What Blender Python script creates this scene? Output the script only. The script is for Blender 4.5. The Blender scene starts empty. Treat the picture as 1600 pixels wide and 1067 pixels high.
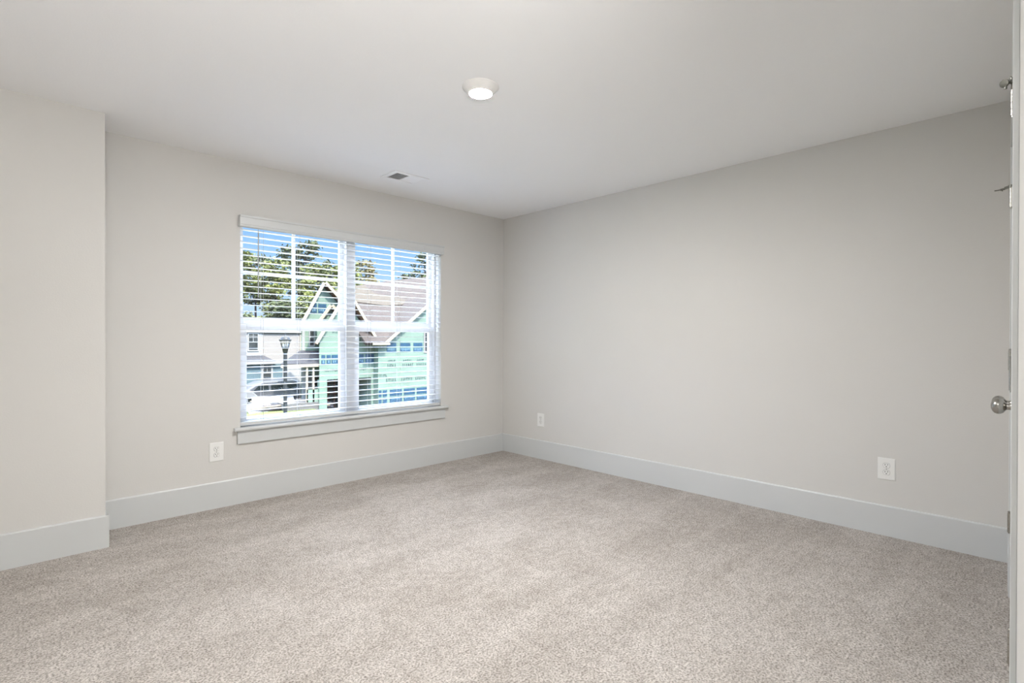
import bpy, bmesh, math, random
from mathutils import Vector, Matrix
PI = math.pi
rnd = random.Random(7)
sc = bpy.context.scene
COL = sc.collection

# ------------------------------------------------------------------ camera
cam_d = bpy.data.cameras.new('camera')
cam = bpy.data.objects.new('camera', cam_d)
COL.objects.link(cam)
cam_d.sensor_width = 36.0
cam_d.lens = 819.9 / 1600 * 36.0
cam_d.clip_start = 0.02
cam_d.clip_end = 500
YAW, PITCH, ROLL = 0.796581, -0.0043727, 0.0017944
CAM = Vector((-3.8129, -4.0349, 1.1749))
fw = Vector((math.cos(YAW) * math.cos(PITCH), math.sin(YAW) * math.cos(PITCH), math.sin(PITCH)))
rt = Vector((math.sin(YAW), -math.cos(YAW), 0))
up = rt.cross(fw)
r2 = rt * math.cos(ROLL) + up * math.sin(ROLL)
u2 = up * math.cos(ROLL) - rt * math.sin(ROLL)
m = Matrix((r2, u2, -fw)).transposed().to_4x4()
m.translation = CAM
cam.matrix_world = m
sc.camera = cam

# ------------------------------------------------------------------ view
sc.view_settings.view_transform = 'Standard'
sc.view_settings.look = 'None'
sc.view_settings.gamma = 1
sc.view_settings.exposure = 0.12
sc.view_settings.use_curve_mapping = False

# ------------------------------------------------------------------ sky
SKY_TOP = 14.0
w = bpy.data.worlds.new('sky')
sc.world = w
w.use_nodes = True
nt = w.node_tree
for n in list(nt.nodes):
    nt.nodes.remove(n)
wo = nt.nodes.new('ShaderNodeOutputWorld')
bg = nt.nodes.new('ShaderNodeBackground')
tc = nt.nodes.new('ShaderNodeTexCoord')
sx = nt.nodes.new('ShaderNodeSeparateXYZ')
rp = nt.nodes.new('ShaderNodeValToRGB')
nt.links.new(tc.outputs['Generated'], sx.inputs[0])
nt.links.new(sx.outputs['Z'], rp.inputs[0])
nt.links.new(rp.outputs[0], bg.inputs['Color'])
nt.links.new(bg.outputs[0], wo.inputs['Surface'])
e = rp.color_ramp.elements
e[0].position = 0.0
e[0].color = (0.62, 0.80, 1.0, 1)
e[1].position = 0.9
e[1].color = (0.92, 0.95, 1.0, 1)
q = e.new(0.11)
q.color = (0.42, 0.68, 1.0, 1)
q = e.new(0.24)
q.color = (0.20, 0.48, 1.0, 1)
# the sky is far brighter higher up (added there to bring more light into the room) than just above the trees
mr_ = nt.nodes.new('ShaderNodeMapRange')
mr_.inputs['From Min'].default_value = 0.24
mr_.inputs['From Max'].default_value = 0.50
mr_.inputs['To Min'].default_value = 1.0
mr_.inputs['To Max'].default_value = SKY_TOP
nt.links.new(sx.outputs['Z'], mr_.inputs['Value'])
nt.links.new(mr_.outputs[0], bg.inputs['Strength'])

# ------------------------------------------------------------------ sun (behind the house, no direct sun in the room)
sd = bpy.data.lights.new('sun', 'SUN')
sd.energy = 11.0
sd.angle = math.radians(0.6)
sd.color = (1.0, 0.95, 0.87)
so = bpy.data.objects.new('sun', sd)
COL.objects.link(so)
so.rotation_euler = Vector((0.06, -0.60, 0.78)).to_track_quat('Z', 'Y').to_euler()

# added fill light bounced off the hall ceiling, unseen behind the camera
ld = bpy.data.lights.new('hall_fill_light', 'AREA')
ld.shape = 'DISK'
ld.size = 0.36
ld.energy = 104
ld.color = (1.0, 0.985, 0.965)
lo = bpy.data.objects.new('hall_fill_light', ld)
COL.objects.link(lo)
lo.location = (-3.92, -4.48, 1.42)
lo.rotation_euler = (PI, 0, 0)
LENS_STRENGTH = 1600

# ------------------------------------------------------------------ materials
OUT = 0.265
def lin(r, g, b):
    f = lambda c: (c / 255 / 12.92) if c / 255 <= 0.04045 else ((c / 255 + 0.055) / 1.055) ** 2.4
    return (OUT * f(r), OUT * f(g), OUT * f(b))

def mat(name, col, rough=0.6, metal=0.0, var=0.0, scale=5.0, bump=0.0, bscale=60.0, spec=0.4, stretch=None, coord='Object'):
    mt = bpy.data.materials.new(name)
    mt.use_nodes = True
    n = mt.node_tree
    b = n.nodes['Principled BSDF']
    b.inputs['Base Color'].default_value = (*col, 1)
    b.inputs['Roughness'].default_value = rough
    b.inputs['Metallic'].default_value = metal
    b.inputs['Specular IOR Level'].default_value = spec
    t = n.nodes.new('ShaderNodeTexCoord')
    mp = n.nodes.new('ShaderNodeMapping')
    n.links.new(t.outputs[coord], mp.inputs[0])
    if stretch:
        mp.inputs['Scale'].default_value = stretch
    if var:
        ns = n.nodes.new('ShaderNodeTexNoise')
        ns.inputs['Scale'].default_value = scale
        ns.inputs['Detail'].default_value = 5
        n.links.new(mp.outputs[0], ns.inputs['Vector'])
        r = n.nodes.new('ShaderNodeValToRGB')
        r.color_ramp.elements[0].position = 0.3
        r.color_ramp.elements[1].position = 0.7
        r.color_ramp.elements[0].color = (*[max(0, c * (1 - var)) for c in col], 1)
        r.color_ramp.elements[1].color = (*[min(1, c * (1 + var)) for c in col], 1)
        n.links.new(ns.outputs['Fac'], r.inputs[0])
        n.links.new(r.outputs[0], b.inputs['Base Color'])
    if bump:
        nb = n.nodes.new('ShaderNodeTexNoise')
        nb.inputs['Scale'].default_value = bscale
        nb.inputs['Detail'].default_value = 3
        n.links.new(mp.outputs[0], nb.inputs['Vector'])
        bp = n.nodes.new('ShaderNodeBump')
        bp.inputs['Strength'].default_value = bump
        bp.inputs['Distance'].default_value = 0.01
        n.links.new(nb.outputs['Fac'], bp.inputs['Height'])
        n.links.new(bp.outputs[0], b.inputs['Normal'])
    return mt

M = {}
M['wall'] = mat('wall_paint', (0.68, 0.668, 0.642), 0.7, var=0.012, scale=1.3, bump=0.05, bscale=120, spec=0.2)
M['ceil'] = mat('ceiling_paint', (0.945, 0.945, 0.945), 0.85, var=0.006, scale=1.0, bump=0.05, bscale=110, spec=0.1)
M['trim'] = mat('white_trim_paint', (0.63, 0.645, 0.643), 0.38, var=0.006, scale=3, spec=0.45)
M['vinyl'] = mat('white_vinyl', (0.77, 0.78, 0.79), 0.35, var=0.005, scale=4)
M['slat'] = mat('white_slat', (0.72, 0.72, 0.72), 0.4, var=0.005, scale=4)
M['cord'] = mat('cord', (0.52, 0.51, 0.50), 0.8, var=0.02)
M['wand'] = mat('clear_grey_wand', (0.42, 0.43, 0.44), 0.25, var=0.02)
M['plate'] = mat('outlet_plastic', (0.84, 0.84, 0.82), 0.3, var=0.004)
M['shade_ring'] = mat('outlet_shade_ring', (0.30, 0.30, 0.29), 0.8, var=0.02)  # grey that paints the shadow rim around each receptacle
M['slot'] = mat('dark_slot', (0.02, 0.02, 0.02), 0.8, var=0.1)
M['nickel'] = mat('satin_nickel', (0.42, 0.41, 0.38), 0.24, 1.0, var=0.05, scale=30, stretch=(1, 1, 6))
M['pewter'] = mat('dark_nickel', (0.20, 0.20, 0.18), 0.35, 1.0, var=0.05, scale=30)
M['rubber'] = mat('grey_rubber', (0.16, 0.16, 0.14), 0.7, var=0.05)
M['duct'] = mat('dark_duct', (0.09, 0.09, 0.09), 0.8, var=0.1)
M['lamp_housing'] = mat('lamp_housing', (0.84, 0.83, 0.81), 0.4, var=0.004)

def emission(name, col, s):
    mt = bpy.data.materials.new(name)
    mt.use_nodes = True
    n = mt.node_tree
    n.nodes.clear()
    o = n.nodes.new('ShaderNodeOutputMaterial')
    em = n.nodes.new('ShaderNodeEmission')
    em.inputs[0].default_value = (*col, 1)
    em.inputs[1].default_value = s
    n.links.new(em.outputs[0], o.inputs[0])
    return mt
M['lens'] = emission('lit_lens', (1.0, 0.985, 0.97), LENS_STRENGTH)

def glass(name, refl=0.06, tint=(1, 1, 1)):
    mt = bpy.data.materials.new(name)
    mt.use_nodes = True
    n = mt.node_tree
    n.nodes.clear()
    o = n.nodes.new('ShaderNodeOutputMaterial')
    tr = n.nodes.new('ShaderNodeBsdfTransparent')
    tr.inputs[0].default_value = (*tint, 1)
    gl = n.nodes.new('ShaderNodeBsdfGlossy')
    gl.inputs['Roughness'].default_value = 0.02
    mx = n.nodes.new('ShaderNodeMixShader')
    mx.inputs[0].default_value = refl
    n.links.new(tr.outputs[0], mx.inputs[1])
    n.links.new(gl.outputs[0], mx.inputs[2])
    n.links.new(mx.outputs[0], o.inputs[0])
    return mt
M['glass'] = glass('window_glass', 0.03)
M['lamp_glass'] = glass('lantern_glass', 0.10, (0.95, 0.97, 0.97))

def carpet():
    mt = bpy.data.materials.new('beige_carpet')
    mt.use_nodes = True
    n = mt.node_tree
    L = n.links.new
    b = n.nodes['Principled BSDF']
    b.inputs['Roughness'].default_value = 0.95
    b.inputs['Specular IOR Level'].default_value = 0.05
    t = n.nodes.new('ShaderNodeTexCoord')
    def noise(scale, detail, rough=0.5, dist=0.0, rot=0.0, sc_=(1, 1, 1)):
        mp = n.nodes.new('ShaderNodeMapping')
        mp.inputs['Rotation'].default_value = (0, 0, rot)
        mp.inputs['Scale'].default_value = sc_
        L(t.outputs['Object'], mp.inputs[0])
        x = n.nodes.new('ShaderNodeTexNoise')
        x.inputs['Scale'].default_value = scale
        x.inputs['Detail'].default_value = detail
        x.inputs['Roughness'].default_value = rough
        x.inputs['Distortion'].default_value = dist
        L(mp.outputs[0], x.inputs['Vector'])
        return x.outputs['Fac']
    def ramp(src, p0, c0, p1, c1):
        r = n.nodes.new('ShaderNodeValToRGB')
        r.color_ramp.elements[0].position = p0
        r.color_ramp.elements[0].color = (*c0, 1)
        r.color_ramp.elements[1].position = p1
        r.color_ramp.elements[1].color = (*c1, 1)
        L(src, r.inputs[0])
        return r.outputs[0]
    def mul(a, c):
        mx = n.nodes.new('ShaderNodeMix')
        mx.data_type = 'RGBA'
        mx.blend_type = 'MULTIPLY'
        mx.inputs['Factor'].default_value = 1
        L(a, mx.inputs['A'])
        L(c, mx.inputs['B'])
        return mx.outputs['Result']
    tuft = noise(125, 4, 0.72)
    col = ramp(tuft, 0.36, (0.21, 0.188, 0.168), 0.585, (0.63, 0.588, 0.546))
    clump = ramp(noise(26, 3, 0.6), 0.36, (0.86, 0.85, 0.84), 0.60, (1.03, 1.03, 1.03))
    blotch = ramp(noise(3.4, 4, 0.6, 0.8), 0.38, (0.92, 0.91, 0.90), 0.60, (1.03, 1.03, 1.03))
    track = ramp(noise(2.0, 2, 0.5, 0.3, 0.75, (0.45, 2.4, 1)), 0.42, (0.94, 0.935, 0.93), 0.58, (1.03, 1.03, 1.03))
    L(mul(mul(mul(col, clump), blotch), track), b.inputs['Base Color'])
    bp = n.nodes.new('ShaderNodeBump')
    bp.inputs['Strength'].default_value = 0.5
    bp.inputs['Distance'].default_value = 0.008
    L(tuft, bp.inputs['Height'])
    L(bp.outputs[0], b.inputs['Normal'])
    return mt
M['carpet'] = carpet()
# outdoors
M['teal'] = mat('teal_sheathing', lin(176, 206, 180), 0.55, var=0.13, scale=1.6, stretch=(0.5, 1, 1.4))  # noise tone stands for wrinkles and paints in mild dappled sun
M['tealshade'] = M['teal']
M['print'] = mat('blue_print', lin(50, 108, 142), 0.5, var=0.25, scale=3)
M['printpale'] = mat('pale_print', lin(150, 195, 215), 0.5, var=0.1, scale=3)
M['ink'] = mat('dark_ink', lin(62, 96, 100), 0.6, var=0.1)
M['shingle'] = mat('brown_grey_shingles', lin(104, 92, 84), 0.9, var=0.4, scale=3.0, stretch=(1.2, 3.5, 3.5))
M['tan_sunpatch'] = mat('tan_roof_and_sun_patch', lin(118, 107, 90), 0.9, var=0.08, scale=3)  # tan roofing; on the teal house it paints the sunlit roof areas
M['darkroof'] = mat('charcoal_shingles', lin(78, 78, 82), 0.9, var=0.25, scale=4, stretch=(1, 3, 3))
M['rake'] = mat('cream_rake_board', lin(238, 222, 192), 0.6, var=0.06, scale=3)
M['soffit'] = mat('brown_soffit_wood', lin(150, 92, 54), 0.8, var=0.3, scale=2)
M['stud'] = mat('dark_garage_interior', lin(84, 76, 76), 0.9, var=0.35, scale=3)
M['beige'] = mat('beige_siding', lin(214, 205, 192), 0.8, var=0.06, scale=4, stretch=(0.4, 1, 5))
M['bluesiding'] = mat('blue_grey_siding', lin(138, 168, 174), 0.8, var=0.08, scale=3, stretch=(0.2, 1, 5))
M['white_ext'] = mat('white_exterior_trim', lin(236, 236, 230), 0.6, var=0.02)
M['dkglass'] = mat('dark_house_glass', lin(92, 96, 96), 0.15, var=0.3, scale=2)
M['cargls'] = mat('car_glass', lin(48, 58, 60), 0.1, var=0.3, scale=2)
M['silver'] = mat('silver_car_paint', lin(150, 152, 156), 0.3, 0.2, var=0.03)
M['whitecar'] = mat('white_car_paint', lin(200, 201, 200), 0.3, var=0.02)
M['tire'] = mat('tire', (0.03, 0.03, 0.03), 0.9, var=0.1)
M['iron'] = mat('black_iron', lin(50, 54, 52), 0.5, var=0.15, scale=4)
M['lawn'] = mat('lawn', lin(136, 150, 70), 0.95, var=0.3, scale=9)
M['earth'] = mat('graded_earth', lin(104, 86, 76), 0.95, var=0.3, scale=0.8)
M['asphalt'] = mat('asphalt', lin(84, 82, 80), 0.95, var=0.15, scale=2)
M['concrete'] = mat('concrete', lin(150, 146, 138), 0.9, var=0.06, scale=1.5)
M['porch'] = mat('pale_bounce_roofing', (0.80, 0.80, 0.79), 0.8, var=0.04, scale=1.5)  # high albedo for the added bounce slab under the window
M['bark'] = mat('pine_bark', lin(92, 80, 68), 0.9, var=0.3, scale=3)
M['needle'] = mat('pine_needles', lin(164, 172, 84), 0.8, var=0.5, scale=0.8)
M['needle2'] = mat('dark_pine_needles', lin(112, 124, 72), 0.8, var=0.5, scale=0.9)
M['needle3'] = mat('tan_green_leaves', lin(186, 172, 104), 0.8, var=0.4, scale=0.8)
M['lumber'] = mat('pale_lumber', lin(214, 194, 160), 0.8, var=0.12, scale=4)
M['wrap'] = mat('white_plastic_sheet', lin(190, 192, 196), 0.4, var=0.06, scale=3)
M['tarp'] = mat('black_tarp', lin(52, 52, 58), 0.6, var=0.2, scale=3)
M['red'] = mat('red_paint', lin(178, 58, 60), 0.5, var=0.1)

# ------------------------------------------------------------------ helpers
ORG = {}
class MB:
    def __init__(self, xf=None):
        self.bm = bmesh.new()
        self.xf = xf
    def box(self, x0, x1, y0, y1, z0, z1):
        v = [self.bm.verts.new(c) for c in ((x0, y0, z0), (x1, y0, z0), (x1, y1, z0), (x0, y1, z0), (x0, y0, z1), (x1, y0, z1), (x1, y1, z1), (x0, y1, z1))]
        for f in ((3, 2, 1, 0), (4, 5, 6, 7), (0, 1, 5, 4), (1, 2, 6, 5), (2, 3, 7, 6), (3, 0, 4, 7)):
            self.bm.faces.new([v[i] for i in f])
        return self
    def prism(self, pts, vec):
        vec = Vector(vec)
        a = [self.bm.verts.new(p) for p in pts]
        b = [self.bm.verts.new(Vector(p) + vec) for p in pts]
        n = len(pts)
        self.bm.faces.new(a)
        self.bm.faces.new(b[::-1])
        for i in range(n):
            j = (i + 1) % n
            self.bm.faces.new((a[i], b[i], b[j], a[j]))
        return self
    def bar(self, p0, p1, wd, ht, upv=(0, 0, 1)):
        p0, p1 = Vector(p0), Vector(p1)
        d = (p1 - p0).normalized()
        s = d.cross(Vector(upv)).normalized() * wd / 2
        t = s.cross(d).normalized() * ht / 2
        return self.prism([p0 + s + t, p0 - s + t, p0 - s - t, p0 + s - t], p1 - p0)
    def tube(self, p0, p1, r0, r1=None, n=16):
        p0, p1 = Vector(p0), Vector(p1)
        r1 = r0 if r1 is None else r1
        return self.lathe([(r0, 0), (r1, (p1 - p0).length)], p0, p1 - p0, n)
    def lathe(self, prof, c, axis=(0, 0, 1), n=24):
        c = Vector(c)
        qx = Vector(axis).to_track_quat('Z', 'Y')
        rings = []
        for r, h in prof:
            if r < 1e-6:
                rings.append([self.bm.verts.new(c + qx @ Vector((0, 0, h)))])
            else:
                rings.append([self.bm.verts.new(c + qx @ Vector((r * math.cos(2 * PI * k / n), r * math.sin(2 * PI * k / n), h))) for k in range(n)])
        for a, b in zip(rings, rings[1:]):
            for k in range(n):
                l = (k + 1) % n
                if len(a) == 1 and len(b) > 1:
                    self.bm.faces.new((a[0], b[k], b[l]))
                elif len(b) == 1 and len(a) > 1:
                    self.bm.faces.new((a[k], a[l], b[0]))
                elif len(a) > 1:
                    self.bm.faces.new((a[k], a[l], b[l], b[k]))
        if len(rings[0]) > 1:
            self.bm.faces.new(rings[0][::-1])
        if len(rings[-1]) > 1:
            self.bm.faces.new(rings[-1])
        return self
    def build(self, name, m, parent=None, bevel=0, smooth=False, local=False):
        bm = self.bm
        if self.xf:
            bmesh.ops.transform(bm, matrix=self.xf, verts=bm.verts)
        bmesh.ops.recalc_face_normals(bm, faces=bm.faces)
        xs = [v.co.x for v in bm.verts]; ys = [v.co.y for v in bm.verts]; zs = [v.co.z for v in bm.verts]
        if local:
            o = Vector((0, 0, 0))
            loc = o
        elif parent is None:
            o = Vector(((min(xs) + max(xs)) / 2, (min(ys) + max(ys)) / 2, min(zs)))
            loc = o
        else:
            o = ORG[parent.name].copy()
            loc = Vector((0, 0, 0))
        bmesh.ops.translate(bm, vec=-o, verts=bm.verts)
        me = bpy.data.meshes.new(name)
        bm.to_mesh(me)
        bm.free()
        me.materials.append(m)
        if smooth:
            for p in me.polygons:
                p.use_smooth = True
        ob = bpy.data.objects.new(name, me)
        COL.objects.link(ob)
        ob.location = loc
        ob.parent = parent
        ORG[ob.name] = o
        if smooth:
            md = ob.modifiers.new('weld_angle', 'EDGE_SPLIT')
            md.split_angle = math.radians(38)
        if bevel:
            md = ob.modifiers.new('bevel', 'BEVEL')
            md.width = bevel
            md.segments = 2
            md.limit_method = 'ANGLE'
        return ob

def tag(o, label, cat, group=None, kind=None):
    o['label'] = label
    o['category'] = cat
    if group:
        o['group'] = group
    if kind:
        o['kind'] = kind
    return o

def thing(name, loc, label, cat, group=None, kind=None):
    o = bpy.data.objects.new(name, None)
    o.empty_display_size = 0.1
    COL.objects.link(o)
    o.location = loc
    ORG[o.name] = Vector(loc)
    return tag(o, label, cat, group, kind)

def copy_tree(o, parent=None):
    c = o.copy()
    COL.objects.link(c)
    c.parent = parent
    for ch in list(o.children):
        copy_tree(ch, c)
    return c

S = 'structure'
H = 2.44
# front wall (closet wall) runs 2.3 degrees off the window wall's direction and starts beside the camera
TH = math.radians(2.3)
FX = Matrix.Translation((CAM.x, CAM.y, 0)) @ Matrix.Rotation(TH, 4, 'Z')
WF = -0.0208                     # wall face in that frame

# ------------------------------------------------------------------ room shell
tag(MB().box(-5.15, 0.15, -5.7, 0.165, -0.12, 0).build('floor', M['carpet']), 'beige cut pile carpet floor with vacuum marks', 'floor', kind=S)
tag(MB().box(-5.15, 0.15, -5.7, 0.165, H, H + 0.12).build('ceiling', M['ceil']), 'smooth white painted ceiling', 'ceiling', kind=S)
OX0, OX1, OZ0, OZ1 = -2.58, -0.812, 0.52, 2.05
wb = MB()
wb.box(-3.6, OX0, 0, 0.165, 0, H)
wb.box(OX1, 0.15, 0, 0.165, 0, H)
wb.box(OX0, OX1, 0, 0.165, 0, OZ0)
wb.box(OX0, OX1, 0, 0.165, OZ1, H)
tag(wb.build('wall_back', M['wall']), 'greige painted wall around the window', 'wall', kind=S)
tag(MB().box(0, 0.15, -4.3, 0, 0, H).build('wall_right', M['wall']), 'long plain greige wall right of the corner', 'wall', kind=S)
JX, JY = -3.385, -0.325
wl = MB()
wl.box(-5.15, JX, JY, 0.165, 0, H)
wl.box(-5.15, -5.0, -5.7, JY, 0, H)
tag(wl.build('wall_left', M['wall']), 'greige wall jutting out left of the window wall', 'wall', kind=S)
D0, D1, DZ = 1.95, 3.287, 2.045
wfr = MB(FX)
wfr.box(0.40, D0 - 0.02, WF - 0.12, WF, 0, H)
wfr.box(D1 + 0.02, 4.0, WF - 0.12, WF, 0, H)
wfr.box(D0 - 0.02, D1 + 0.02, WF - 0.12, WF, DZ + 0.02, H)
wfr.box(0.40, 4.0, WF - 0.30, WF - 0.20, 0, H)
wfr.box(0.40, 0.50, WF - 0.20, WF - 0.12, 0, H)
wfr.box(-1.4, -0.45, WF - 0.12, WF, 0, H)
tag(wfr.build('wall_front', M['wall']), 'greige closet wall seen edge on at far right', 'wall', kind=S)
wh = MB()
wh.box(-5.0, -2.9, -5.7, -5.55, 0, H)
wh.box(-3.05, -2.9, -5.55, -4.29, 0, H)
tag(wh.build('wall_rear', M['wall']), 'hall wall behind the doorway', 'wall', kind=S)

def base_prof(t=0.015, h=0.182):
    return [(0, 0), (t, 0), (t, h - 0.006), (t - 0.004, h), (0, h)]
# baseboards: profile swept as prisms
bb = MB()
bb.prism([(JX + 0.015, -d, z) for d, z in base_prof()], (-JX - 0.015, 0, 0))
tag(bb.build('baseboard_back', M['trim']), 'tall white baseboard under the window', 'baseboard', kind=S)
bb = MB()
bb.prism([(-d, -0.0, z) for d, z in base_prof()], (0, -3.90, 0))
tag(bb.build('baseboard_right', M['trim']), 'tall white baseboard along the long right wall', 'baseboard', kind=S)
bb = MB()
bb.prism([(-5.0, JY - d, z) for d, z in base_prof()], (5.0 + JX + 0.015, 0, 0))
bb.prism([(JX + d, JY - 0.0149, z) for d, z in base_prof()], (0, -JY + 0.0, 0))
tag(bb.build('baseboard_left', M['trim']), 'tall white baseboard wrapping the jutting left wall', 'baseboard', kind=S)
bb = MB(FX)
bb.prism([(D1 + 0.085, WF + d, z) for d, z in base_prof()], (3.80 - D1 - 0.085, 0, 0))
bb.prism([(0.45, WF + d, z) for d, z in base_prof(0.011)], (1.42, 0, 0))
tag(bb.build('baseboard_front', M['trim']), 'short white baseboard between closet casing and right wall', 'baseboard', kind=S)

# ------------------------------------------------------------------ window
win = thing('window_1', (-1.696, 0.12, 0.52), 'white twin double hung window with grilles in upper sashes', 'window', kind=S)
FY0, FY1 = 0.085, 0.165
fr = MB()
IL, IR = OX0 + 0.024, OX1 - 0.024
ML, MR = -1.735, -1.657
fr.box(OX0, IL, FY0, FY1, OZ0, OZ1)
fr.box(IR, OX1, FY0, FY1, OZ0, OZ1)
fr.box(IL, IR, FY0, FY1, OZ1 - 0.024, OZ1)
fr.box(IL, IR, FY0, FY1, OZ0, 0.556)
fr.box(ML, MR, FY0 - 0.012, FY1, 0.556, OZ1 - 0.024)
fr.build('window_frame', M['vinyl'], win, bevel=0.002)
for a, b in ((IL, ML), (MR, IR)):
    us = MB()
    s = 0.033
    y0, y1 = 0.128, 0.158
    zt = OZ1 - 0.024
    us.box(a, a + s, y0, y1, 1.283, zt)
    us.box(b - s, b, y0, y1, 1.283, zt)
    us.box(a + s, b - s, y0, y1, zt - 0.022, zt)
    us.box(a + s, b - s, y0, y1, 1.283, 1.325)
    uo = us.build('upper_sash', M['vinyl'], win, bevel=0.002)
    MB().box(a + s, b - s, 0.141, 0.145, 1.325, zt - 0.022).build('pane', M['glass'], uo)
    g = MB()
    c = (a + b) / 2
    g.box(c - 0.011, c + 0.011, 0.133, 0.153, 1.325, zt - 0.022)
    g.box(a + s, c - 0.011, 0.133, 0.153, 1.655, 1.679)
    g.box(c + 0.011, b - s, 0.133, 0.153, 1.655, 1.679)
    g.build('muntin', M['vinyl'], uo)
    ls = MB()
    s = 0.048
    y0, y1 = 0.092, 0.124
    ls.box(a, a + s, y0, y1, 0.556, 1.283)
    ls.box(b - s, b, y0, y1, 0.556, 1.283)
    ls.box(a + s, b - s, y0, y1, 1.238, 1.283)
    ls.box(a + s, b - s, y0, y1, 0.556, 0.585)
    lw = ls.build('lower_sash', M['vinyl'], win, bevel=0.002)
    MB().box(a + s, b - s, 0.106, 0.110, 0.585, 1.238).build('pane', M['glass'], lw)
st = MB()
st.box(OX0, OX1, -0.001, FY0, OZ0, 0.541)
st.prism([(-2.625, 0, OZ0 - 0.004), (-2.625, -0.032, OZ0 - 0.004), (-2.625, -0.038, OZ0 + 0.003), (-2.625, -0.038, 0.535), (-2.625, -0.032, 0.541), (-2.625, 0, 0.541)], (1.882, 0, 0))
tag(st.build('trim_1', M['trim'], bevel=0.0015), 'white window stool ledge with a rounded nose', 'window sill', kind=S)
tag(MB().box(-2.602, -0.770, -0.017, 0, 0.425, 0.516).build('trim_2', M['trim'], bevel=0.003), 'flat white apron board under the window stool', 'trim', kind=S)

# blind
bl = thing('window_blind', (-1.696, 0.03, 0.549), 'white wide slat blind lowered over the twin window, slats open', 'window blind')
vx0, vx1 = -2.594, -0.806
va = MB()
prof = [(0, 1.972), (-0.036, 1.972), (-0.040, 1.978), (-0.040, 1.985), (-0.044, 1.990), (-0.044, 2.036), (-0.050, 2.041), (-0.050, 2.052), (0, 2.052)]
va.prism([(vx0, y, z) for y, z in prof], (vx1 - vx0, 0, 0))
va.build('valance', M['trim'], bl)
MB().box(OX0 + 0.004, OX1 - 0.004, 0.004, 0.062, 1.995, 2.045).build('head_rail', M['slat'], bl)
sl = MB()
n_sl = 31
zs = [0.607 + 0.0452 * i for i in range(n_sl)]
for z in zs:
    x0, x1 = OX0 + 0.005, OX1 - 0.006
    yy = [0.0, 0.0167, 0.0333, 0.05]
    top = [(x0, 0.010 + t, z + 0.0018 * math.sin(PI * t / 0.05)) for t in yy]
    bot = [(x0, y, zz - 0.0026) for _, y, zz in reversed(top)]
    sl.prism(top + bot, (x1 - x0, 0, 0))
sl.build('slats', M['slat'], bl)
for x in (-2.42, -2.15, -1.757, -1.546, -1.255, -0.871):
    c = MB()
    c.tube((x, 0.0085, 0.575), (x, 0.0085, 2.0), 0.0011, n=6)
    c.tube((x, 0.0615, 0.575), (x, 0.0615, 2.0), 0.0011, n=6)
    c.build('ladder_cord', M['cord'], bl)
rail = MB().box(OX0 + 0.004, OX1 - 0.005, 0.008, 0.062, 0.549, 0.573).build('bottom_rail', M['trim'], bl, bevel=0.003)
wd = MB()
wd.tube((-2.459, -0.004, 1.478), (-2.459, -0.004, 1.95), 0.0045, n=8)
wd.tube((-2.459, -0.004, 1.95), (-2.459, 0.004, 1.985), 0.002, n=8)
wd.build('tilt_wand', M['wand'], bl, smooth=True)

# ------------------------------------------------------------------ ceiling light and vent
cl = thing('ceiling_light', (-2.083, -2.037, H), 'round white flush ceiling light, switched on', 'ceiling light')
MB().lathe([(0.092, 0), (0.092, -0.004), (0.083, -0.012), (0.066, -0.030), (0.060, -0.036), (0.057, -0.036), (0.057, -0.030), (0, -0.030)], (-2.083, -2.037, H), n=48).build('housing', M['lamp_housing'], cl, smooth=True)
MB().lathe([(0.0, -0.0302), (0.0568, -0.0302), (0.0568, -0.0352), (0.045, -0.0372), (0.0, -0.0385)], (-2.083, -2.037, H), n=48).build('lens', M['lens'], cl, smooth=True)

vt = thing('air_vent', (-1.536, -0.50, H), 'white rectangular ceiling air register near the window wall', 'air vent')
vf = MB()
ax0, ax1, ay0, ay1 = -1.690, -1.382, -0.612, -0.392
bx0, bx1, by0, by1 = -1.652, -1.420, -0.574, -0.426
for a in ((ax0, bx0, ay0, ay1), (bx1, ax1, ay0, ay1), (bx0, bx1, ay0, by0), (bx0, bx1, by1, ay1)):
    vf.box(*a, H - 0.007, H)
vf.box(-1.541, -1.531, by0, by1, H - 0.006, H)
vf.build('frame', M['ceil'], vt, bevel=0.003)
MB().box(bx0, bx1, by0, by1, H - 0.0005, H + 0.0).build('duct_opening', M['duct'], vt)
lv = MB()
for k in range(7):
    x = bx0 + 0.008 + k * 0.0155
    lv.prism([(x - 0.001, by0, H - 0.0055), (x + 0.0005, by0, H - 0.0055), (x + 0.003, by0, H - 0.0006), (x + 0.0015, by0, H - 0.0006)], (0, by1 - by0, 0))
for k in range(8):
    x = -1.529 + k * 0.0138
    lv.prism([(x + 0.012, by0, H - 0.0055), (x + 0.0135, by0, H - 0.0055), (x + 0.0015, by0, H - 0.0006), (x, by0, H - 0.0006)], (0, by1 - by0, 0))
lv.build('louver', M['ceil'], vt)

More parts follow.
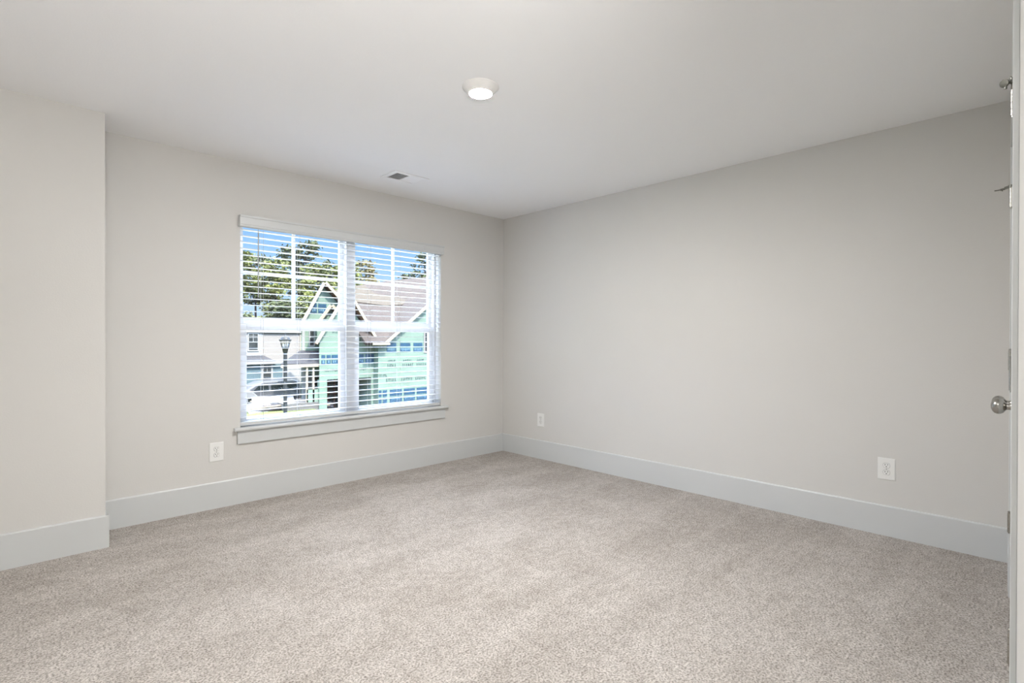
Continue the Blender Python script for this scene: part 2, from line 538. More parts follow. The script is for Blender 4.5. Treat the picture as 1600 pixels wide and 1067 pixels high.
# ------------------------------------------------------------------ outlets
def make_outlet():
    o = thing('wall_outlet', (0, 0, 0), 'white duplex wall outlet below the left end of the window', 'wall outlet', 'wall outlets')
    p = MB()
    a, b = 0.045, 0.0655
    p.prism([(-a, 0, -b), (a, 0, -b), (a, 0, b), (-a, 0, b)], (0, -0.003, 0))
    v = [(-a, -0.003, -b), (a, -0.003, -b), (a, -0.003, b), (-a, -0.003, b)]
    p.box(-a + 0.003, a - 0.003, -0.006, -0.0029, -b + 0.003, b - 0.003)
    p.build('wall_plate', M['plate'], o, bevel=0.0015, local=True)
    for zc in (0.021, -0.021):
        r = MB()
        pts = []
        for k in range(28):
            t = 2 * PI * k / 28
            pts.append((0.0172 * math.cos(t), -0.0055, zc + max(-0.0142, min(0.0142, 0.0172 * math.sin(t)))))
        r.prism(pts, (0, -0.0035, 0))
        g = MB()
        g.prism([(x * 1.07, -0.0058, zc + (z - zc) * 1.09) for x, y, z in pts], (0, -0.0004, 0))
        g.build('shade_ring', M['shade_ring'], o, local=True)
        ro = r.build('receptacle', M['plate'], o, bevel=0.0007, local=True)
        s = MB()
        s.box(-0.0078, -0.0050, -0.0096, -0.0088, zc + 0.001, zc + 0.0095)
        s.box(0.0050, 0.0078, -0.0096, -0.0088, zc + 0.002, zc + 0.0095)
        s.tube((0, -0.0088, zc - 0.0065), (0, -0.0096, zc - 0.0065), 0.0030, n=12)
        s.build('slots', M['slot'], ro, local=True)
    MB().lathe([(0.0028, 0), (0.0022, 0.001), (0, 0.0012)], (0, -0.006, 0), (0, -1, 0), 12).build('screw', M['nickel'], o, local=True)
    return o
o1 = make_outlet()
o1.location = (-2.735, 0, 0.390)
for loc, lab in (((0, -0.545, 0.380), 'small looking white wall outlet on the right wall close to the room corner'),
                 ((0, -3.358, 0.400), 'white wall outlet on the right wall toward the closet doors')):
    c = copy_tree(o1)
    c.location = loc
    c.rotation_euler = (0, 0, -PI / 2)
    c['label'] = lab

# ------------------------------------------------------------------ added hall lamp, unseen body for the fill light
hl = thing('added_floor_lamp', (-3.92, -4.48, 0), 'added white torchiere in the hall doorway, unseen body for the fill light', 'floor lamp')
MB().lathe([(0.13, 0), (0.13, 0.015), (0.03, 0.03), (0, 0.03)], (-3.92, -4.48, 0), n=32).build('base', M['lamp_housing'], hl, smooth=True)
MB().tube((-3.92, -4.48, 0.03), (-3.92, -4.48, 1.31), 0.012).build('pole', M['lamp_housing'], hl, smooth=True)
MB().lathe([(0.02, 1.30), (0.10, 1.32), (0.17, 1.36), (0.20, 1.415), (0.196, 1.415), (0.165, 1.368), (0.10, 1.33), (0, 1.315)], (-3.92, -4.48, 0), n=32).build('lamp_shade', M['lamp_housing'], hl, smooth=True)

# ------------------------------------------------------------------ closet doors
cs = MB(FX)
cw, ct = 0.075, 0.0128
cs.box(D0 - 0.006 - cw, D0 - 0.006, WF, WF + ct, 0, DZ + 0.006 + cw)
cs.box(D1 + 0.006, D1 + 0.006 + cw, WF, WF + ct, 0, DZ + 0.006 + cw)
cs.box(D0 - 0.006, D1 + 0.006, WF, WF + ct, DZ + 0.006, DZ + 0.006 + cw)
cs.box(D0 - 0.02, D0, WF - 0.12, WF, 0, DZ)
cs.box(D1, D1 + 0.02, WF - 0.12, WF, 0, DZ)
cs.box(D0 - 0.02, D1 + 0.02, WF - 0.12, WF, DZ, DZ + 0.02)
tag(cs.build('trim_3', M['trim'], bevel=0.002), 'white casing framing the closet double doors', 'door casing', kind=S)
DM = (D0 + D1) / 2

def leaf(name, a, b, hs, ks, label, near):
    t = thing(name, FX @ Vector(((a + b) / 2, WF, 0)), label, 'closet door', kind=S)
    d = MB(FX)
    f = WF - 0.001
    d.box(a, b, f - 0.035, f, 0.012, DZ - 0.003)
    # raised panel mouldings
    for z0, z1 in ((0.20, 0.86), (1.02, 1.90)):
        for q0, q1, r0, r1 in ((a + 0.11, b - 0.11, z0, z0 + 0.012), (a + 0.11, b - 0.11, z1 - 0.012, z1), (a + 0.11, a + 0.122, z0, z1), (b - 0.122, b - 0.11, z0, z1)):
            d.box(q0, q1, f, f + 0.003, r0, r1)
    d.build('door_panel', M['trim'], t)
    for i, z in enumerate((0.345, 1.083, 1.823)):
        hg = MB(FX)
        hc = -0.0100
        for k in range(5):
            zz = z - 0.0445 + k * 0.0178
            hg.tube((hs, hc, zz + 0.0004), (hs, hc, zz + 0.0174), 0.0066, n=12)
        hg.tube((hs, hc, z - 0.049), (hs, hc, z + 0.049), 0.0045, n=12)
        hg.lathe([(0.003, 0), (0.006, 0.002), (0.006, 0.004), (0.003, 0.007), (0, 0.008)], (hs, hc, z + 0.0455), n=12)
        hg.box(hs - 0.012, hs + 0.012, WF + 0.0005, hc, z - 0.0445, z + 0.0445)
        ho = hg.build('hinge', M['nickel'], t, smooth=True)
        if i == 2:
            sp = MB(FX)
            zz = z + 0.050
            sp.tube((hs, hc, zz - 0.008), (hs, hc, zz + 0.006), 0.0085, n=12)
            if near:
                sp.bar((hs, hc, zz - 0.001), (hs - 0.004, 0.002, zz - 0.006), 0.008, 0.004)
                sp.tube((hs, hc, zz - 0.003), (hs + 0.004, -0.004, zz + 0.012), 0.002, n=8)
                sp.lathe([(0, -0.004), (0.009, -0.003), (0.0108, 0), (0.009, 0.004), (0, 0.005)], (hs - 0.006, 0.0085, zz - 0.005), (-1, 0.25, -0.1), 20)
                sp.tube((hs - 0.006, 0.006, zz - 0.014), (hs - 0.006, 0.006, zz - 0.021), 0.0032, n=10)
            else:
                sp.bar((hs, hc, zz), (hs, 0.012, zz - 0.006), 0.012, 0.010)
                sp.tube((hs, 0.010, zz - 0.008), (hs, 0.026, zz - 0.010), 0.0048, n=10)
                sp.tube((hs, 0.026, zz - 0.010), (hs, 0.046, zz - 0.011), 0.0026, n=10)
                sp.tube((hs, 0.017, zz - 0.012), (hs, 0.021, zz - 0.012), 0.0065, n=12)
            sp.build('hinge_stop', M['pewter'], ho, smooth=True)
    kb = MB(FX)
    kz = 0.939
    prof = [(0.0, 0), (0.032, 0), (0.032, 0.003), (0.027, 0.008), (0.014, 0.010), (0.0115, 0.014), (0.0115, 0.022), (0.016, 0.026), (0.0235, 0.031), (0.0275, 0.039), (0.0280, 0.046), (0.0255, 0.054), (0.019, 0.060), (0.010, 0.0635), (0, 0.0645)]
    kb.lathe(prof, (ks, f, kz), (0, 1, 0), 36)
    kb.build('door_knob', M['nickel'], t, smooth=True)
leaf('door_1', D0 + 0.003, DM - 0.002, D0 + 0.001, DM - 0.06, 'near leaf of the white closet double doors, round pad hinge stop', True)
leaf('door_2', DM + 0.002, D1 - 0.003, D1 - 0.001, DM + 0.06, 'far leaf of the white closet double doors, thin rod hinge stop', False)

# ================================================================== OUTDOORS
GZ = -4.0
tag(MB().box(-60, 120, 33.9, 140, GZ - 0.3, GZ).build('ground', M['earth']), 'bare graded earth around the houses', 'ground', kind=S)
lw = MB()
lw.prism([(-60, 0.6, GZ - 0.3), (-60, 0.6, -3.55), (-60, 32.9, -3.55), (-60, 33.9, GZ - 0.02), (-60, 33.9, GZ - 0.3)], (71.4, 0, 0))
tag(lw.build('lawn', M['lawn']), 'strip of green grass below the window', 'lawn', kind=S)
tag(MB().box(11.4, 120, 0.6, 33.9, GZ - 0.3, GZ - 0.02).build('driveway', M['concrete']), 'pale concrete drive in front of the teal house', 'driveway', kind=S)
tag(MB().box(10.8, 15.2, 27.2, 29.9, GZ - 0.02, GZ + 0.16).build('dirt_mound', M['asphalt'], bevel=0.08), 'low dark mound beside the garage drive', 'mound')

pr0 = MB()  # added bounce surface: unseen roof slab throwing daylight up through the window
pr0.prism([(-7, 0.17, -0.40), (-7, 3.9, -1.35), (-7, 3.9, -1.50), (-7, 0.17, -0.55)], (12, 0, 0))
tag(pr0.build('porch_roof', M['porch']), 'added pale bounce roof below the window outside, unseen, throws daylight in', 'roof', kind=S)
# ---------------- street lamp
LX, LY = 3.99, 16.30
lp = thing('street_lamp', (LX, LY, -3.55), 'black post lantern with domed cap outside the left sash', 'street lamp')
po = MB()
po.lathe([(0.16, 0), (0.16, 0.25), (0.11, 0.35), (0.070, 0.5), (0.066, 4.20), (0.085, 4.22)], (LX, LY, -3.55), n=16)
po.build('post', M['iron'], lp, smooth=True)
MB().lathe([(0.085, 0.66), (0.115, 0.83), (0.125, 0.84), (0.125, 0.86), (0.0, 0.86)], (LX, LY, 0), n=16).build('collar', M['iron'], lp, smooth=True)
fr = MB()
for k in range(6):
    t = 2 * PI * k / 6 + 0.35
    fr.tube((LX + 0.13 * math.cos(t), LY + 0.13 * math.sin(t), 0.86), (LX + 0.19 * math.cos(t), LY + 0.19 * math.sin(t), 1.10), 0.011, n=6)
fr.build('cage', M['iron'], lp)
MB().lathe([(0.12, 0.862), (0.18, 1.095)], (LX, LY, 0), n=6).build('glass', M['lamp_glass'], lp)
MB().lathe([(0.2, 1.10), (0.222, 1.11), (0.222, 1.145), (0.17, 1.16), (0.15, 1.21), (0.10, 1.265), (0.03, 1.29), (0.016, 1.31), (0.014, 1.36), (0, 1.43)], (LX, LY, 0), n=24).build('cap', M['iron'], lp, smooth=True)

# ---------------- teal house under construction
th = thing('house', (16.5, 32, GZ), 'unfinished teal sheathed house with steep gables and a shingled roof', 'house')
def gable_wall(name, pts, y0, y1, mt=None, sk=0.0):
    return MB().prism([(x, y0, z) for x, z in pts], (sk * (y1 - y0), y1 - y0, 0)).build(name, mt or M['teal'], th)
# right gable wing
wD = gable_wall('wall', [(15.88, GZ), (25.2, GZ), (25.2, 0.95), (20.75, 4.25), (16.35, 0.88), (15.88, 0.70)], 30.0, 36)
# garage gable wing with open garage door
gC = MB()
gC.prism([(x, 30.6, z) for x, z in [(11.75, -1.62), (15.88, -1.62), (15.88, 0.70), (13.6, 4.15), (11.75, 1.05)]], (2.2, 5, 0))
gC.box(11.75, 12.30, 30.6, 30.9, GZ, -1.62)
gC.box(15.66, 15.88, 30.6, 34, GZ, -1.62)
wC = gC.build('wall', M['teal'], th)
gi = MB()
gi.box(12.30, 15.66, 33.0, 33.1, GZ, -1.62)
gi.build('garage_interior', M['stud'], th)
gs = MB()
for k in range(7):
    x = 12.42 + k * 0.5
    gs.box(x, x + 0.05, 32.9, 33.0, GZ, -1.62)
gs.box(12.30, 15.66, 32.85, 33.0, -2.9, -2.84)
gs.build('stud_framing', M['soffit'], th)
# left two storey wing
wA = gable_wall('wall', [(11.50, GZ), (14.4, GZ), (14.4, 3.7), (13.02, 5.05), (11.62, 2.42), (11.50, 2.20)], 33.0, 38, None, 0.43)
wB = gable_wall('wall', [(12.05, 0.9), (13.6, 0.9), (13.6, 3.4), (12.9, 3.45), (12.05, 2.2)], 31.6, 33, None, 0.43)

def rake(name, p0, p1, y, depth, mt, sk=0.43, th_=0.16):
    # roof slab running back from a gable edge p0 (eave) to p1 (apex) in the plane y
    d = Vector((p1[0] - p0[0], 0, p1[1] - p0[1])).normalized()
    nv = Vector((-d.z, 0, d.x))
    if nv.z < 0:
        nv = -nv
    a, b = Vector((p0[0], y, p0[1])), Vector((p1[0], y, p1[1]))
    r = MB().prism([a, b, b + nv * th_, a + nv * th_], (sk * depth, depth, 0)).build(name, mt, th)
    bd = MB().prism([a - nv * 0.03, b - nv * 0.03, b + nv * (th_ + 0.02), a + nv * (th_ + 0.02)], (0, -0.06, 0)).build('rake_board', M['rake'], r)
    MB().prism([a - nv * 0.04, b - nv * 0.04, b - nv * 0.001, a - nv * 0.001], (0, 0.38, 0)).build('soffit', M['soffit'], r)
    return r
rake('roof', (16.20, 0.75), (20.75, 4.32), 29.55, 5.0, M['shingle'], 0.0)
rake('roof', (25.4, 0.75), (20.75, 4.32), 29.55, 5.0, M['shingle'], 0.0)
rake('roof', (11.36, 0.82), (13.6, 4.40), 30.1, 4.4, M['shingle'])
rake('roof', (15.95, 0.82), (13.6, 4.40), 30.1, 4.4, M['shingle'])
rake('roof', (11.15, 1.75), (13.02, 5.18), 32.5, 4.8, M['tan_sunpatch'])
rake('roof', (14.45, 3.75), (13.02, 5.18), 32.5, 4.8, M['tan_sunpatch'])
rake('roof', (11.95, 2.15), (12.9, 3.48), 31.2, 1.6, M['shingle'])
rake('roof', (13.25, 3.1), (12.9, 3.48), 31.2, 1.6, M['shingle'])
mr = MB()
pl = lambda x, y: Vector((x, y, 0.93 + 0.8 * (y - 29.5)))
mr.prism([pl(14.6, 29.45), pl(16.5, 29.45), pl(20.75, 33.7), pl(26.5, 33.7), pl(26.5, 37.2), pl(25.2, 37.13), pl(21.41, 36.37), pl(19.12, 35.81), pl(16.65, 35.12), pl(14.2, 34.3)], (0, 0.12, -0.15))
mr.build('main_roof', M['shingle'], th)
MB().box(15.1, 16.5, 29.36, 29.45, 0.74, 0.90).build('eave_board', M['rake'], th)
ul = MB()  # sunlit patch of the main roof, painted as a paler slab
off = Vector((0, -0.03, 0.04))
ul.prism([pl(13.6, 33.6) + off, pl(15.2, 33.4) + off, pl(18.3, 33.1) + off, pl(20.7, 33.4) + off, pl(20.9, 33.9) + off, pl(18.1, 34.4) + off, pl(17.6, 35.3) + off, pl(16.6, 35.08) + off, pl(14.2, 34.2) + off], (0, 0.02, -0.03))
ul.build('roof_sun_patch', M['tan_sunpatch'], th)

def printed(parent, x0, x1, z0, z1, y):
    p = MB()
    zm = (z0 + z1) / 2
    p.box(x0, x1, y - 0.02, y, zm + 0.05, z1)
    p.box(x0, x1, y - 0.02, y, z0, zm - 0.03)
    o = p.build('printed_panel', M['print'], parent)
    q = MB()
    x = x0 + 0.08
    while x < x1 - 0.16:
        wv = rnd.uniform(0.05, 0.13)
        q.box(x, x + wv, y - 0.03, y - 0.02, zm - 0.05 - rnd.uniform(0.13, 0.22), zm - 0.06)
        x += wv + 0.05
    q.build('lettering', M['printpale'], o)

def lettering(parent, x0, x1, z0, z1, y):
    p = MB()
    x = x0
    while x < x1:
        wv = rnd.uniform(0.05, 0.12)
        p.box(x, x + wv * 0.45, y - 0.015, y, z0, z1)
        if rnd.random() < 0.7:
            zz = rnd.choice((z0, z1 - 0.04, (z0 + z1) / 2))
            p.box(x, x + wv, y - 0.015, y, zz, zz + 0.045)
        x += wv + rnd.uniform(0.03, 0.08)
    p.build('lettering', M['ink'], parent)
for x0, x1 in ((16.57, 17.38), (17.71, 18.62), (18.90, 19.73)):
    printed(wD, x0, x1, 0.19, 0.88, 30.0)
for x0, x1 in ((15.92, 16.15), (16.25, 16.60), (16.84, 17.88), (18.05, 19.03), (19.20, 20.15), (20.4, 21.3)):
    printed(wD, x0, x1, -3.62, -2.58, 30.0)
for x0, x1 in ((16.7, 17.3), (18.0, 18.7), (19.25, 19.9)):
    lettering(wD, x0, x1, -0.52, -0.38, 30.0)
    lettering(wD, x0 - 0.05, x1 + 0.1, -0.95, -0.68, 30.0)
    lettering(wD, x0, x1, -1.35, -1.27, 30.0)
    lettering(wD, x0 - 0.15, x1 + 0.1, -1.95, -1.75, 30.0)
lettering(wD, 15.95, 16.5, -1.6, -1.42, 30.0)
for x0, x1 in ((11.89, 12.16), (12.26, 12.55), (12.62, 13.10), (13.3, 14.3), (14.5, 15.04), (15.19, 15.86)):
    printed(wC, x0, x1, -0.58, 0.07, 30.6)
for x0, x1 in ((12.16, 12.4), (12.55, 13.1), (14.6, 15.2)):
    lettering(wC, x0, x1, -1.08, -0.9, 30.6)
lettering(wC, 14.75, 15.2, 1.45, 1.6, 30.6)
lettering(wC, 14.65, 15.3, 1.0, 1.14, 30.6)
lettering(wC, 12.7, 13.4, 1.55, 1.7, 30.6)
for x0, x1 in ((12.17, 12.64), (12.74, 13.35)):
    printed(wA, x0, x1, 3.05, 3.72, 33.0)

def hwin(parent, x0, x1, z0, z1, y, fw_=0.09, munt=True, dark=None):
    f = MB()
    f.box(x0, x0 + fw_, y - 0.06, y, z0, z1)
    f.box(x1 - fw_, x1, y - 0.06, y, z0, z1)
    f.box(x0 + fw_, x1 - fw_, y - 0.06, y, z0, z0 + fw_)
    f.box(x0 + fw_, x1 - fw_, y - 0.06, y, z1 - fw_, z1)
    zm = (z0 + z1) / 2
    f.box(x0 + fw_, x1 - fw_, y - 0.05, y, zm - 0.04, zm + 0.04)
    if munt:
        c = (x0 + x1) / 2
        f.box(c - 0.02, c + 0.02, y - 0.045, y, zm + 0.04, z1 - fw_)
        zq = (zm + z1) / 2
        f.box(x0 + fw_, x1 - fw_, y - 0.045, y, zq - 0.02, zq + 0.02)
    o = f.build('window', M['white_ext'], parent)
    MB().box(x0 + fw_, x1 - fw_, y - 0.03, y, z0 + fw_, z1 - fw_).build('pane', dark or M['dkglass'], o)
hwin(wD, 19.85, 20.6, 0.10, 1.75, 30.0)
hwin(wA, 12.05, 12.48, 0.62, 1.95, 33.0, 0.07, False)
hwin(wA, 11.75, 12.35, -2.5, -1.3, 33.0, 0.06, False)
MB().box(11.55, 11.75, 32.95, 33.0, GZ, 2.1).build('corner_board', M['white_ext'], wA)
# porch
pr = MB()
pr.prism([(9.2, 30.7, -0.46), (12.02, 30.7, -0.50), (12.9, 32.95, 0.33), (11.40, 32.95, 0.35)], (0, 0, -0.10))
pro = pr.build('porch_roof', M['darkroof'], th)
MB().box(9.25, 12.02, 30.68, 30.78, -0.72, -0.52).build('fascia', M['rake'], pro)
for x in (10.98, 11.42):
    MB().box(x - 0.06, x + 0.06, 30.75, 30.87, GZ + 0.3, -0.6).build('porch_post', M['rake'], th)
MB().box(9.5, 12.0, 30.7, 33.0, GZ, GZ + 0.9).build('porch_deck', M['concrete'], th)
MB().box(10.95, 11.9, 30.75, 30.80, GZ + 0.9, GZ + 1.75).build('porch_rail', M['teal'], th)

# ---------------- beige house
bh = thing('house', (12, 46, GZ), 'finished beige sided house with white trim, left of the lamp post', 'house')
wbz = MB().box(3.0, 16.9, 46, 51, GZ, 1.90).build('wall', M['beige'], bh)
rf = MB().prism([(2.6, 45.85, 1.86), (2.6, 48.8, 3.14), (2.6, 52.0, 1.80)], (14.7, 0, 0)).build('roof', M['tan_sunpatch'], bh)
MB().box(2.6, 17.3, 45.80, 45.86, 1.74, 1.90).build('gutter', M['white_ext'], rf)
MB().box(16.75, 16.95, 45.95, 46, GZ, 1.7).build('corner_board', M['rake'], wbz)
tr = MB()
tr.box(10.2, 13.35, 45.96, 46, -0.35, 1.75)
tr.build('window_surround', M['white_ext'], wbz)
hwin(wbz, 12.05, 13.0, 0.05, 1.70, 45.95, 0.10)
hwin(wbz, 10.6, 11.75, 0.05, 1.70, 45.95, 0.10)
low = MB().box(3.0, 14.0, 43, 46, GZ, -0.85).build('lower_wall', M['bluesiding'], bh)
hwin(low, 12.2, 13.16, -2.62, -0.92, 43, 0.15)
MB().prism([(2.8, 42.7, -0.80), (2.8, 46.0, -0.34), (2.8, 46.0, -0.85), (2.8, 42.7, -0.92)], (10.6, 0, 0)).build('lower_roof', M['darkroof'], bh)
MB().box(2.8, 14.1, 42.62, 42.72, -0.98, -0.78).build('fascia', M['white_ext'], bh)
gd = MB()
gd.box(14.0, 16.2, 43.2, 43.3, GZ, -0.95)
for k in range(5):
    gd.box(14.02, 16.18, 43.18, 43.2, GZ + 0.05 + k * 0.6, GZ + 0.6 + k * 0.6)
gd.build('garage_door', M['white_ext'], bh)

# ---------------- vehicles
def vehicle(name, label, cat, prof, glasses, y0, y1, paint, wheels, wr):
    cx = sum(p[0] for p in prof) / len(prof)
    t = thing(name, (cx, (y0 + y1) / 2, GZ), label, cat)
    b = MB().prism([(x, y0, z) for x, z in prof], (0, y1 - y0, 0)).build('body', paint, t, bevel=0.09, smooth=False)
    for g in glasses:
        MB().prism([(x, y0 - 0.012, z) for x, z in g], (0, 0.03, 0)).build('side_window', M['cargls'], t)
    for x in wheels:
        for y in (y0 - 0.03, y1 - 0.20):
            MB().lathe([(wr * 0.55, 0), (wr * 0.95, 0.0), (wr, 0.03), (wr, 0.20), (wr * 0.95, 0.23), (0, 0.23)], (x, y, GZ + wr), (0, 1, 0), 20).build('wheel', M['tire'], t)
    return t
suv = vehicle('suv', 'silver suv parked behind the white van, its rear end right of the post', 'car',
        [(9.0, -3.6), (13.75, -3.6), (13.8, -2.95), (13.55, -2.55), (13.3, -2.18), (12.9, -2.08), (10.6, -2.14), (10.1, -2.35), (9.5, -2.70), (8.7, -2.85), (8.6, -3.4)],
        [[(9.95, -2.78), (10.35, -2.38), (11.02, -2.32), (11.08, -2.86), (10.7, -2.90)], [(11.20, -2.32), (12.2, -2.28), (12.2, -2.82), (11.26, -2.86)], [(12.28, -2.28), (13.15, -2.26), (13.25, -2.74), (12.28, -2.80)]],
        38.0, 39.9, M['silver'], (9.7, 12.8), 0.36)
rr = MB()
for y in (38.15, 39.7):
    rr.tube((10.7, y, -2.06), (12.8, y, -2.02), 0.02, n=6)
rr.build('roof_rack', M['iron'], suv)
vehicle('van', 'white van with a dark strip of side glass behind the rubble at the left', 'van',
        [(5.0, -3.75), (9.35, -3.75), (9.45, -3.2), (9.25, -2.85), (8.9, -2.52), (8.5, -2.40), (5.3, -2.36), (5.0, -2.5)],
        [[(7.6, -2.92), (7.95, -2.92), (7.95, -3.24), (7.6, -3.24)], [(8.02, -2.92), (8.52, -2.94), (8.55, -3.24), (8.02, -3.24)], [(8.60, -2.94), (9.12, -2.98), (9.22, -3.22), (8.62, -3.24)]],
        35.0, 36.9, M['whitecar'], (6.0, 8.5), 0.34)

# ---------------- debris heap on the grass edge
def sheet(name, label, cat, c, lx, ly, rz, tilt, m, group=None, amp=0.08, thick=0.012):
    b = MB()
    nx, ny = 10, 6
    R_ = Matrix.Translation(c) @ Matrix.Rotation(rz, 4, 'Z') @ Matrix.Rotation(tilt, 4, 'X')
    g = {}
    ph = rnd.uniform(0, 6)
    for k, dz in ((0, 0), (1, thick)):
        for i in range(nx + 1):
            for j in range(ny + 1):
                u, v = i / nx - 0.5, j / ny - 0.5
                z = amp * (math.sin(u * 9 + ph) * math.cos(v * 7 + ph * 2) + 0.4 * math.sin(u * 17 + v * 11))
                g[k, i, j] = b.bm.verts.new(R_ @ Vector((u * lx, v * ly, z + dz)))
    for i in range(nx):
        for j in range(ny):
            b.bm.faces.new([g[1, i, j], g[1, i + 1, j], g[1, i + 1, j + 1], g[1, i, j + 1]])
            b.bm.faces.new([g[0, i, j], g[0, i, j + 1], g[0, i + 1, j + 1], g[0, i + 1, j]])
    for i in range(nx):
        b.bm.faces.new([g[0, i, 0], g[0, i + 1, 0], g[1, i + 1, 0], g[1, i, 0]])
        b.bm.faces.new([g[0, i, ny], g[1, i, ny], g[1, i + 1, ny], g[0, i + 1, ny]])
    for j in range(ny):
        b.bm.faces.new([g[0, 0, j], g[1, 0, j], g[1, 0, j + 1], g[0, 0, j + 1]])
        b.bm.faces.new([g[0, nx, j], g[0, nx, j + 1], g[1, nx, j + 1], g[1, nx, j]])
    return tag(b.build(name, m), label, cat, group)
sheet('plastic_sheet', 'crumpled white plastic sheet lying on top of the rubble heap', 'sheet', (9.35, 32.3, -3.0), 2.6, 1.2, -0.25, 0.5, M['wrap'], amp=0.06)
sheet('plastic_sheet', 'white plastic sheet hanging over the left front of the rubble heap', 'sheet', (8.15, 31.6, -3.36), 1.5, 0.9, 0.2, 0.6, M['wrap'], amp=0.06)
sheet('tarp', 'black tarp folded into the middle of the rubble heap', 'tarp', (9.35, 31.7, -3.28), 2.3, 1.0, -0.2, 0.45, M['tarp'], amp=0.05)
sheet('tarp', 'dark tarp spread flat right of the lamp post', 'tarp', (11.9, 31.6, -3.42), 2.3, 1.2, -0.3, 0.22, M['tarp'], amp=0.06)
for k, (c, L, rz, tl, lab) in enumerate((
        ((8.8, 31.4, -3.24), 2.4, 0.05, 0.04, 'pale board lying low across the rubble heap'),
        ((9.5, 31.3, -3.36), 1.9, -0.2, -0.03, 'pale board sticking out of the rubble heap near the grass'),
        ((9.0, 32.9, -2.88), 1.9, 0.1, 0.10, 'pale board tilted upward on the back of the rubble heap'),
        ((11.6, 31.0, -3.40), 2.0, -0.35, 0.02, 'pale board on the ground right of the lamp post'))):
    d = Vector((math.cos(rz) * math.cos(tl), math.sin(rz) * math.cos(tl), math.sin(tl)))
    c = Vector(c)
    tag(MB().bar(c - d * L / 2, c + d * L / 2, 0.2, 0.06).build('lumber_board', M['lumber'], bevel=0.005), lab, 'board', 'boards in the rubble heap')
tag(MB().box(8.0, 10.3, 31.7, 33.2, -3.56, -3.22).build('rubble_heap', M['earth'], bevel=0.12), 'low grey heap of rubble behind the grass', 'rubble', kind='stuff')
rd = MB()
rd.prism([(10.9, 31.2, -3.56), (11.6, 31.2, -3.56), (11.55, 31.2, -3.22), (10.95, 31.2, -3.16)], (0, 0.4, 0))
tag(rd.build('fuel_can', M['red'], bevel=0.05), 'small red container beside the lamp post', 'container')

# ---------------- trees
def pine(loc, h, crown_w, base_f, nclump, label, leafm, lean=0.0, seed=0, name='pine_tree', group='pine trees behind the houses', size=0.22):
    r = random.Random(seed)
    t = thing(name, loc, label, 'tree', group)
    L = Vector(loc)
    tr = MB()
    prev = L.copy()
    n = 6
    for k in range(n):
        a = (k + 1) / n
        nx = L + Vector((lean * a * a * h + r.uniform(-.1, .1), r.uniform(-.1, .1), h * 0.97 * a))
        r0 = 0.24 * (1 - k / n) + 0.04
        r1 = 0.24 * (1 - a) + 0.04
        tr.tube(prev, nx, r0, r1, 8)
        prev = nx
    lf = MB()
    for c in range(nclump):
        f = base_f + (1 - base_f) * ((c + r.random()) / nclump)
        taper = math.sin(PI * min(1, (1 - (f - base_f) / (1 - base_f)) * 0.78 + 0.12)) ** 0.8
        ang = r.uniform(0, 2 * PI)
        rad = crown_w * taper * (0.25 + 0.75 * math.sqrt(r.random()))
        ax = L + Vector((lean * f * f * h, 0, h * f))
        cc = ax + Vector((math.cos(ang) * rad, math.sin(ang) * rad, r.uniform(-.2, .5)))
        tr.tube(ax - Vector((0, 0, 0.5)), cc, 0.05, 0.02, 5)
        cs_ = 0.55 + 0.45 * r.random()
        for q in range(46):
            o = Vector((r.gauss(0, .55), r.gauss(0, .55), r.gauss(0, .28))) * cs_
            d1 = Vector((r.gauss(0, 1), r.gauss(0, 1), r.gauss(0, .6))).normalized() * size * r.uniform(.7, 1.5)
            d2 = d1.cross(Vector((r.gauss(0, 1), r.gauss(0, 1), r.gauss(0, 1)))).normalized() * size * 0.6
            p = cc + o
            lf.bm.faces.new([lf.bm.verts.new(p - d1), lf.bm.verts.new(p + d2 * .8), lf.bm.verts.new(p + d1), lf.bm.verts.new(p - d2 * .8)])
    tr.build('trunk', M['bark'], t)
    bmx = lf
    bmx.build('needles', leafm, t)
    return t
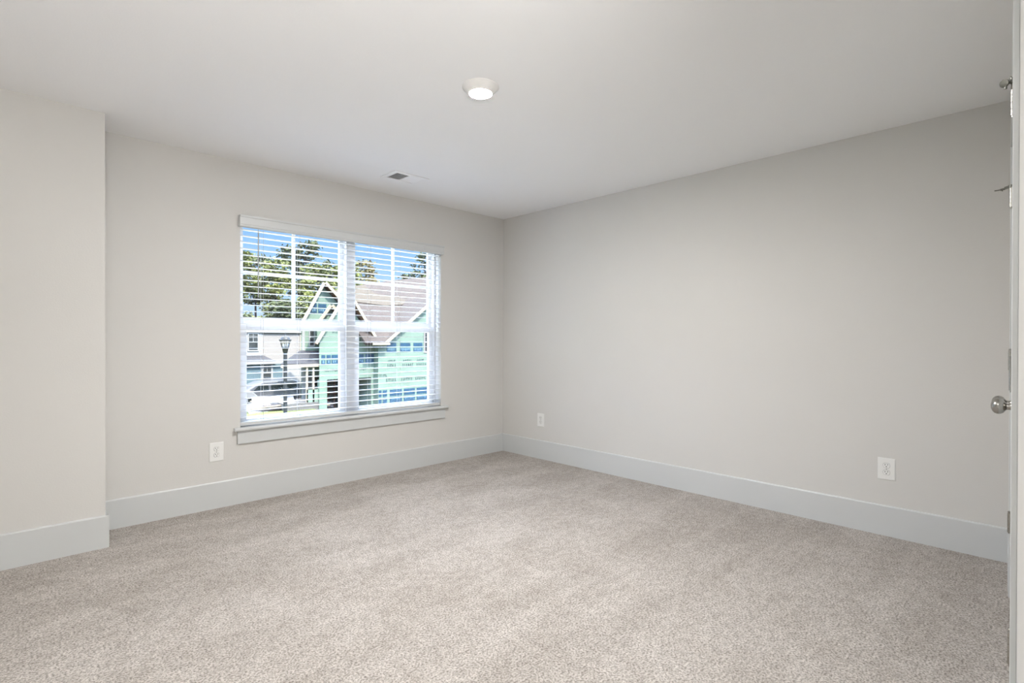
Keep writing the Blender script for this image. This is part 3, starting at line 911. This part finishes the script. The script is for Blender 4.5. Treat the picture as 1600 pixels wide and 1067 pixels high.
TL = [
    (15.3, 66, 14.9, 2.0, .62, 44, 'needle', 0.01, 'pine at the left window edge with a bare lower trunk'),
    (17.4, 80, 14.6, 1.9, .60, 44, 'needle2', 0.0, 'dark pine just right of the blind wand'),
    (19.6, 73, 14.4, 2.2, .40, 66, 'needle', 0.0, 'yellow green pine left of the tallest pines'),
    (21.7, 96, 16.2, 1.7, .62, 34, 'needle2', 0.0, 'tall thin crowned pine rising left of the grille bar'),
    (23.2, 80, 17.0, 1.9, .56, 48, 'needle2', 0.01, 'tallest pine, rising right of the left grille bar'),
    (24.8, 66, 14.0, 2.3, .38, 74, 'needle', 0.0, 'bright pine above the left teal gable'),
    (26.7, 96, 14.6, 2.1, .45, 60, 'needle2', 0.0, 'dark pine standing left of the window mullion'),
    (28.5, 73, 14.6, 2.2, .40, 60, 'needle', 0.0, 'pine half hidden behind the window mullion'),
    (30.7, 80, 15.2, 2.0, .46, 60, 'needle3', 0.0, 'olive pine right of the mullion above the roof'),
    (32.5, 66, 13.0, 1.5, .50, 34, 'needle3', 0.0, 'short olive pine beside the roof ridge, right of the mullion'),
    (40.9, 66, 18.0, 1.9, .58, 34, 'needle2', 0.0, 'sparse dark pine at the right edge of the window'),
    (39.8, 80, 14.0, 2.0, .5, 46, 'needle3', 0.0, 'tan crowned tree above the right end of the roof'),
    (37.2, 96, 14.2, 1.3, .6, 18, 'needle2', 0.0, 'small dark treetop above the middle of the roof ridge'),
]
for i, (x, y, h, cwid, bf, nc, mm, lean, lab) in enumerate(TL):
    k = (y - CAM.y) / (60 - CAM.y)          # sizes above are as at y = 60
    hh = 5.175 + (h - 5.175) * k
    pine((CAM.x + (x - CAM.x) * k, y, GZ), hh, cwid * k, bf, nc, lab, M[mm], lean, 100 + i, size=0.22 * k)
BL = [
    (14.2, 56.5, 7.7, 1.7, 'low bright green tree at the left end of the tree line'),
    (17.4, 60.5, 7.4, 1.9, 'low leafy tree left of the grille bar above the beige roof'),
    (19.6, 56.5, 9.0, 2.0, 'low leafy tree behind the left grille bar'),
    (23.0, 60.5, 9.8, 2.1, 'low leafy tree between the grille bar and the teal gable'),
    (24.6, 56.5, 10.4, 2.0, 'low leafy tree behind the peak of the left teal gable'),
]
for i, (x, y, h, cwid, lab) in enumerate(BL):
    pine((x, y, GZ), h, cwid, 0.45, 62, lab, M['needle' if i % 2 else 'needle2'], 0, 300 + i, 'broadleaf_tree', 'low trees behind the beige house', 0.26)
